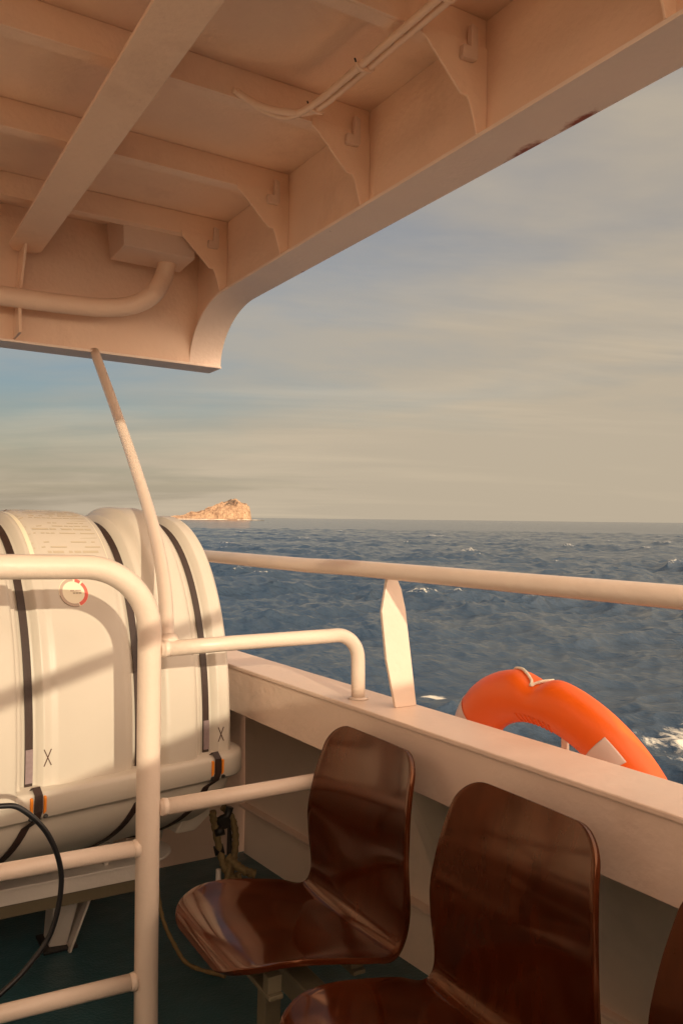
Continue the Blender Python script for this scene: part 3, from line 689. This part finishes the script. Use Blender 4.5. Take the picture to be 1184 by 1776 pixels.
# ------------------------------------------------------------------ island
from mathutils import noise as mn
D = 1500.
def isl():
    az_c = R(23.4); f_ = V((math.sin(az_c), math.cos(az_c), 0)); s_ = V((math.cos(az_c), -math.sin(az_c), 0))
    kx = [-260,-200,-150,-128,-112,-100,-91,-79,-67,-55,-43,-31,-19,-10,-1,11,23,33,38,41,44]
    kh = [1,4,7,6,9,9,13,19,17,22,29,32,38,41,45,44,39,36,30,14,-3]
    rows = []
    nx, ny = 260, 70
    for i in range(nx+1):
        x = -262+306*i/nx; H = float(np.interp(x, kx, kh)); row = []
        for j in range(ny+1):
            y = -70+140*j/ny; wd = 24+H*.85; e = 1-(abs(y)/wd)**1.5 if abs(y) < wd else -.25
            p = V((x*.045, y*.045, 0)); r1 = mn.hetero_terrain(p*1.4, .8, 2.1, 6, .7)
            r2 = abs(mn.noise(V((x*.10, y*.05, 3))))*1.0 + abs(mn.noise(V((x*.26, y*.16, 9))))*.5 + abs(mn.noise(V((x*.6, y*.4, 5))))*.25
            z = H*(e**.55 if e > 0 else e)*(.94+.05*r1) - r2*min(H,24)*.5*(1-abs(e)*.4) + 1.2*mn.noise(V((x*.5,y*.5,1)))
            row.append(f_*(D+y) + s_*(x*.87+1.8*mn.noise(V((x*.2,y*.2,7)))) + V((0,0,max(z,-3)*.88)))
        rows.append(row)
    b = MB(); b.grid(rows, False); return b
m = bpy.data.materials.new('island_rock'); N, L = nt(m); b_ = N['Principled BSDF']; b_.inputs['Roughness'].default_value = .95
tc = N.new('ShaderNodeTexCoord'); c1 = noise(.05, 8, (1,1,.8), 0, .65); c2 = noise(.25, 6, (1,1,1), 0, .6)
r_ = N.new('ShaderNodeValToRGB'); e = r_.color_ramp.elements; e[0].position = .35; e[0].color = (.13,.07,.045,1); e[1].position = .62; e[1].color = (.47,.32,.20,1)
L.new(mth('MULTIPLY_ADD', c2, .3, mth('MULTIPLY', c1, .7)), r_.inputs[0])
sep = N.new('ShaderNodeSeparateXYZ'); L.new(tc.outputs['Object'], sep.inputs[0])
wet = mrange(sep.outputs[2], 1., 4.)
mx = N.new('ShaderNodeMix'); mx.data_type = 'RGBA'; mx.inputs['A'].default_value = (.20,.13,.09,1); L.new(wet, mx.inputs['Factor']); L.new(r_.outputs[0], mx.inputs['B'])
# scrub on the crest
veg = mth('MULTIPLY', mrange(sep.outputs[2], 20, 30), mrange(noise(.06, 4), .52, .58))
mv = N.new('ShaderNodeMix'); mv.data_type = 'RGBA'; mv.inputs['B'].default_value = (.10,.07,.05,1); L.new(veg, mv.inputs['Factor']); L.new(mx.outputs['Result'], mv.inputs['A'])
L.new(mv.outputs['Result'], b_.inputs['Base Color'])
io = isl().build('island', m, None, fix=False); io.matrix_world = SM; io['kind'] = 'structure'
# surf line at the island's foot
b = MB(); rows = []
az_c = R(23.4); f_ = V((math.sin(az_c), math.cos(az_c), 0)); s_ = V((math.cos(az_c), -math.sin(az_c), 0))
for i in range(200):
    x = -262+330*i/199; w = 9+7*mn.noise(V((x*.07,0,0)))+ (0 if x < 40 else -6); y = -70-14 if x < -60 else -62-10
    y = -60-6*mn.noise(V((x*.05,2,0))); rows.append([f_*(D+y)+s_*x*.87+V((0,0,.8)), f_*(D+y+.5)+s_*x*.87+V((0,0,.8+max(.1,.10*w))), f_*(D+y+12)+s_*x*.87+V((0,0,.2))])
b.grid(rows)
fo = b.build('surf', mat('surf_foam', (.66,.58,.48), .9), None, fix=False); fo.matrix_world = SM; fo['kind'] = 'structure'

# ------------------------------------------------------------------ haze
b = MB(); b.box(-9000, 30000, -9000, 30000, -420, 260)
b = None

# ------------------------------------------------------------------ sky and sun
SUN_EL, SUN_ROT = 14.2, 188.0
w = bpy.data.worlds.new('World'); S.world = w; w.use_nodes = True; N, L = w.node_tree.nodes, w.node_tree.links
bg = N['Background']; sky = N.new('ShaderNodeTexSky'); sky.sky_type = 'NISHITA'; sky.sun_disc = False
sky.sun_elevation = R(SUN_EL); sky.sun_rotation = R(SUN_ROT); sky.air_density = 1.3; sky.dust_density = 3.0; sky.ozone_density = 1.0
bg.inputs['Strength'].default_value = .1
tc = N.new('ShaderNodeTexCoord'); sep = N.new('ShaderNodeSeparateXYZ'); L.new(tc.outputs['Generated'], sep.inputs[0])
zc = mth('MAXIMUM', sep.outputs[2], 0.0); dn = mth('ADD', zc, .14)
cx = N.new('ShaderNodeCombineXYZ'); L.new(mth('DIVIDE', sep.outputs[0], dn), cx.inputs[0]); L.new(mth('DIVIDE', sep.outputs[1], dn), cx.inputs[1])
def cn(scale, detail, sc, rot, loc=(0,0,0), rough=.55, dist=0):
    rm = N.new('ShaderNodeMapping'); rm.inputs['Rotation'].default_value = (0,0,rot); L.new(cx.outputs[0], rm.inputs['Vector'])
    mp = N.new('ShaderNodeMapping'); mp.inputs['Scale'].default_value = sc; mp.inputs['Location'].default_value = loc; L.new(rm.outputs[0], mp.inputs['Vector'])
    n = N.new('ShaderNodeTexNoise'); n.inputs['Scale'].default_value = scale; n.inputs['Detail'].default_value = detail; n.inputs['Roughness'].default_value = rough; n.inputs['Distortion'].default_value = dist
    L.new(mp.outputs[0], n.inputs['Vector']); return n.outputs['Fac']
a1 = cn(.55, 6, (.55,1.1,1), R(31), (2.3,1.1,0), .5, .3); a2 = cn(1.6, 8, (.75,1.25,1), R(31), (5,3,0), .55, .2)
cl = mrange(mth('MULTIPLY_ADD', a2, .35, mth('MULTIPLY', a1, .65)), .42, .58)
# tint the clear sky towards the photograph's muted film blue
tint = N.new('ShaderNodeMix'); tint.data_type = 'RGBA'; tint.blend_type = 'MULTIPLY'; tint.inputs['Factor'].default_value = 1; L.new(sky.outputs[0], tint.inputs['A']); tint.inputs['B'].default_value = (.50,.53,.63,1)
# azimuth: the right of the view (towards +X) is veiled, the left bluer
azv = mrange(mth('MULTIPLY_ADD', sep.outputs[0], .85, mth('MULTIPLY', sep.outputs[1], -.52)), -.38, .30)
veil = mrange(zc, 0, .16, .74, .0)
cover = mth('MINIMUM', mth('ADD', mth('MULTIPLY', cl, .45), mth('ADD', veil, mth('MULTIPLY', azv, .56))), .95)
mx = N.new('ShaderNodeMix'); mx.data_type = 'RGBA'; L.new(cover, mx.inputs['Factor']); L.new(tint.outputs['Result'], mx.inputs['A']); mx.inputs['B'].default_value = (3.65,3.02,2.22,1)
a3 = cn(1.1, 8, (.35,1.5,1), R(31), (9,4.4,0), .6, .6); a4 = cn(.5, 4, (.8,1.2,1), R(31), (1,8,0), .5)
stk = mth('MULTIPLY', mrange(a3, .47, .68), mrange(a4, .38, .6))
sv = N.new('ShaderNodeVectorMath'); sv.operation = 'SCALE'; sv.inputs[0].default_value = (.6,.45,.27); L.new(stk, sv.inputs['Scale'])
sa = N.new('ShaderNodeVectorMath'); sa.operation = 'ADD'; L.new(mx.outputs['Result'], sa.inputs[0]); L.new(sv.outputs[0], sa.inputs[1])
dt = N.new('ShaderNodeVectorMath'); dt.operation = 'DOT_PRODUCT'; L.new(tc.outputs['Generated'], dt.inputs[0]); dt.inputs[1].default_value = (math.sin(R(SUN_ROT))*math.cos(R(SUN_EL)), math.cos(R(SUN_ROT))*math.cos(R(SUN_EL)), math.sin(R(SUN_EL)))
gw = mth('POWER', mrange(dt.outputs['Value'], -.48, 1.), 1.15)
gs = N.new('ShaderNodeVectorMath'); gs.operation = 'SCALE'; gs.inputs[0].default_value = (23,16.2,11.2); L.new(gw, gs.inputs['Scale'])
ga = N.new('ShaderNodeVectorMath'); ga.operation = 'ADD'; L.new(sa.outputs[0], ga.inputs[0]); L.new(gs.outputs[0], ga.inputs[1])
L.new(ga.outputs[0], bg.inputs['Color'])

sd = bpy.data.lights.new('sun', 'SUN'); sd.energy = 2.0; sd.angle = R(.5); sd.color = (1,.85,.60)
so = bpy.data.objects.new('sun', sd); COL.objects.link(so)
el, ro = R(SUN_EL), R(SUN_ROT); tosun = V((math.sin(ro)*math.cos(el), math.cos(ro)*math.cos(el), math.sin(el)))
so.rotation_euler = tosun.to_track_quat('Z','Y').to_euler()

# ------------------------------------------------------------------ camera
AZ, PT, RL = R(31.1), R(1.24), R(1.24)
f = V((math.sin(AZ)*math.cos(PT), math.cos(AZ)*math.cos(PT), math.sin(PT)))
r0 = V((math.cos(AZ), -math.sin(AZ), 0)); u0 = r0.cross(f)
r = r0*math.cos(RL)+u0*math.sin(RL); u = r.cross(f)
cd = bpy.data.cameras.new('camera'); cam = bpy.data.objects.new('camera', cd); COL.objects.link(cam)
cd.sensor_fit = 'VERTICAL'; cd.sensor_height = 36; cd.sensor_width = 24; cd.lens = 1420/1776*36; cd.clip_start = .02; cd.clip_end = 1e5
cam.matrix_world = Matrix(((r.x,u.x,-f.x,0),(r.y,u.y,-f.y,0),(r.z,u.z,-f.z,1.30),(0,0,0,1)))
S.camera = cam
S.view_settings.view_transform = 'Standard'; S.view_settings.look = 'None'; S.view_settings.exposure = .54; S.view_settings.gamma = 1
S.cycles.max_bounces = 8; S.cycles.diffuse_bounces = 5; S.cycles.use_denoising = True
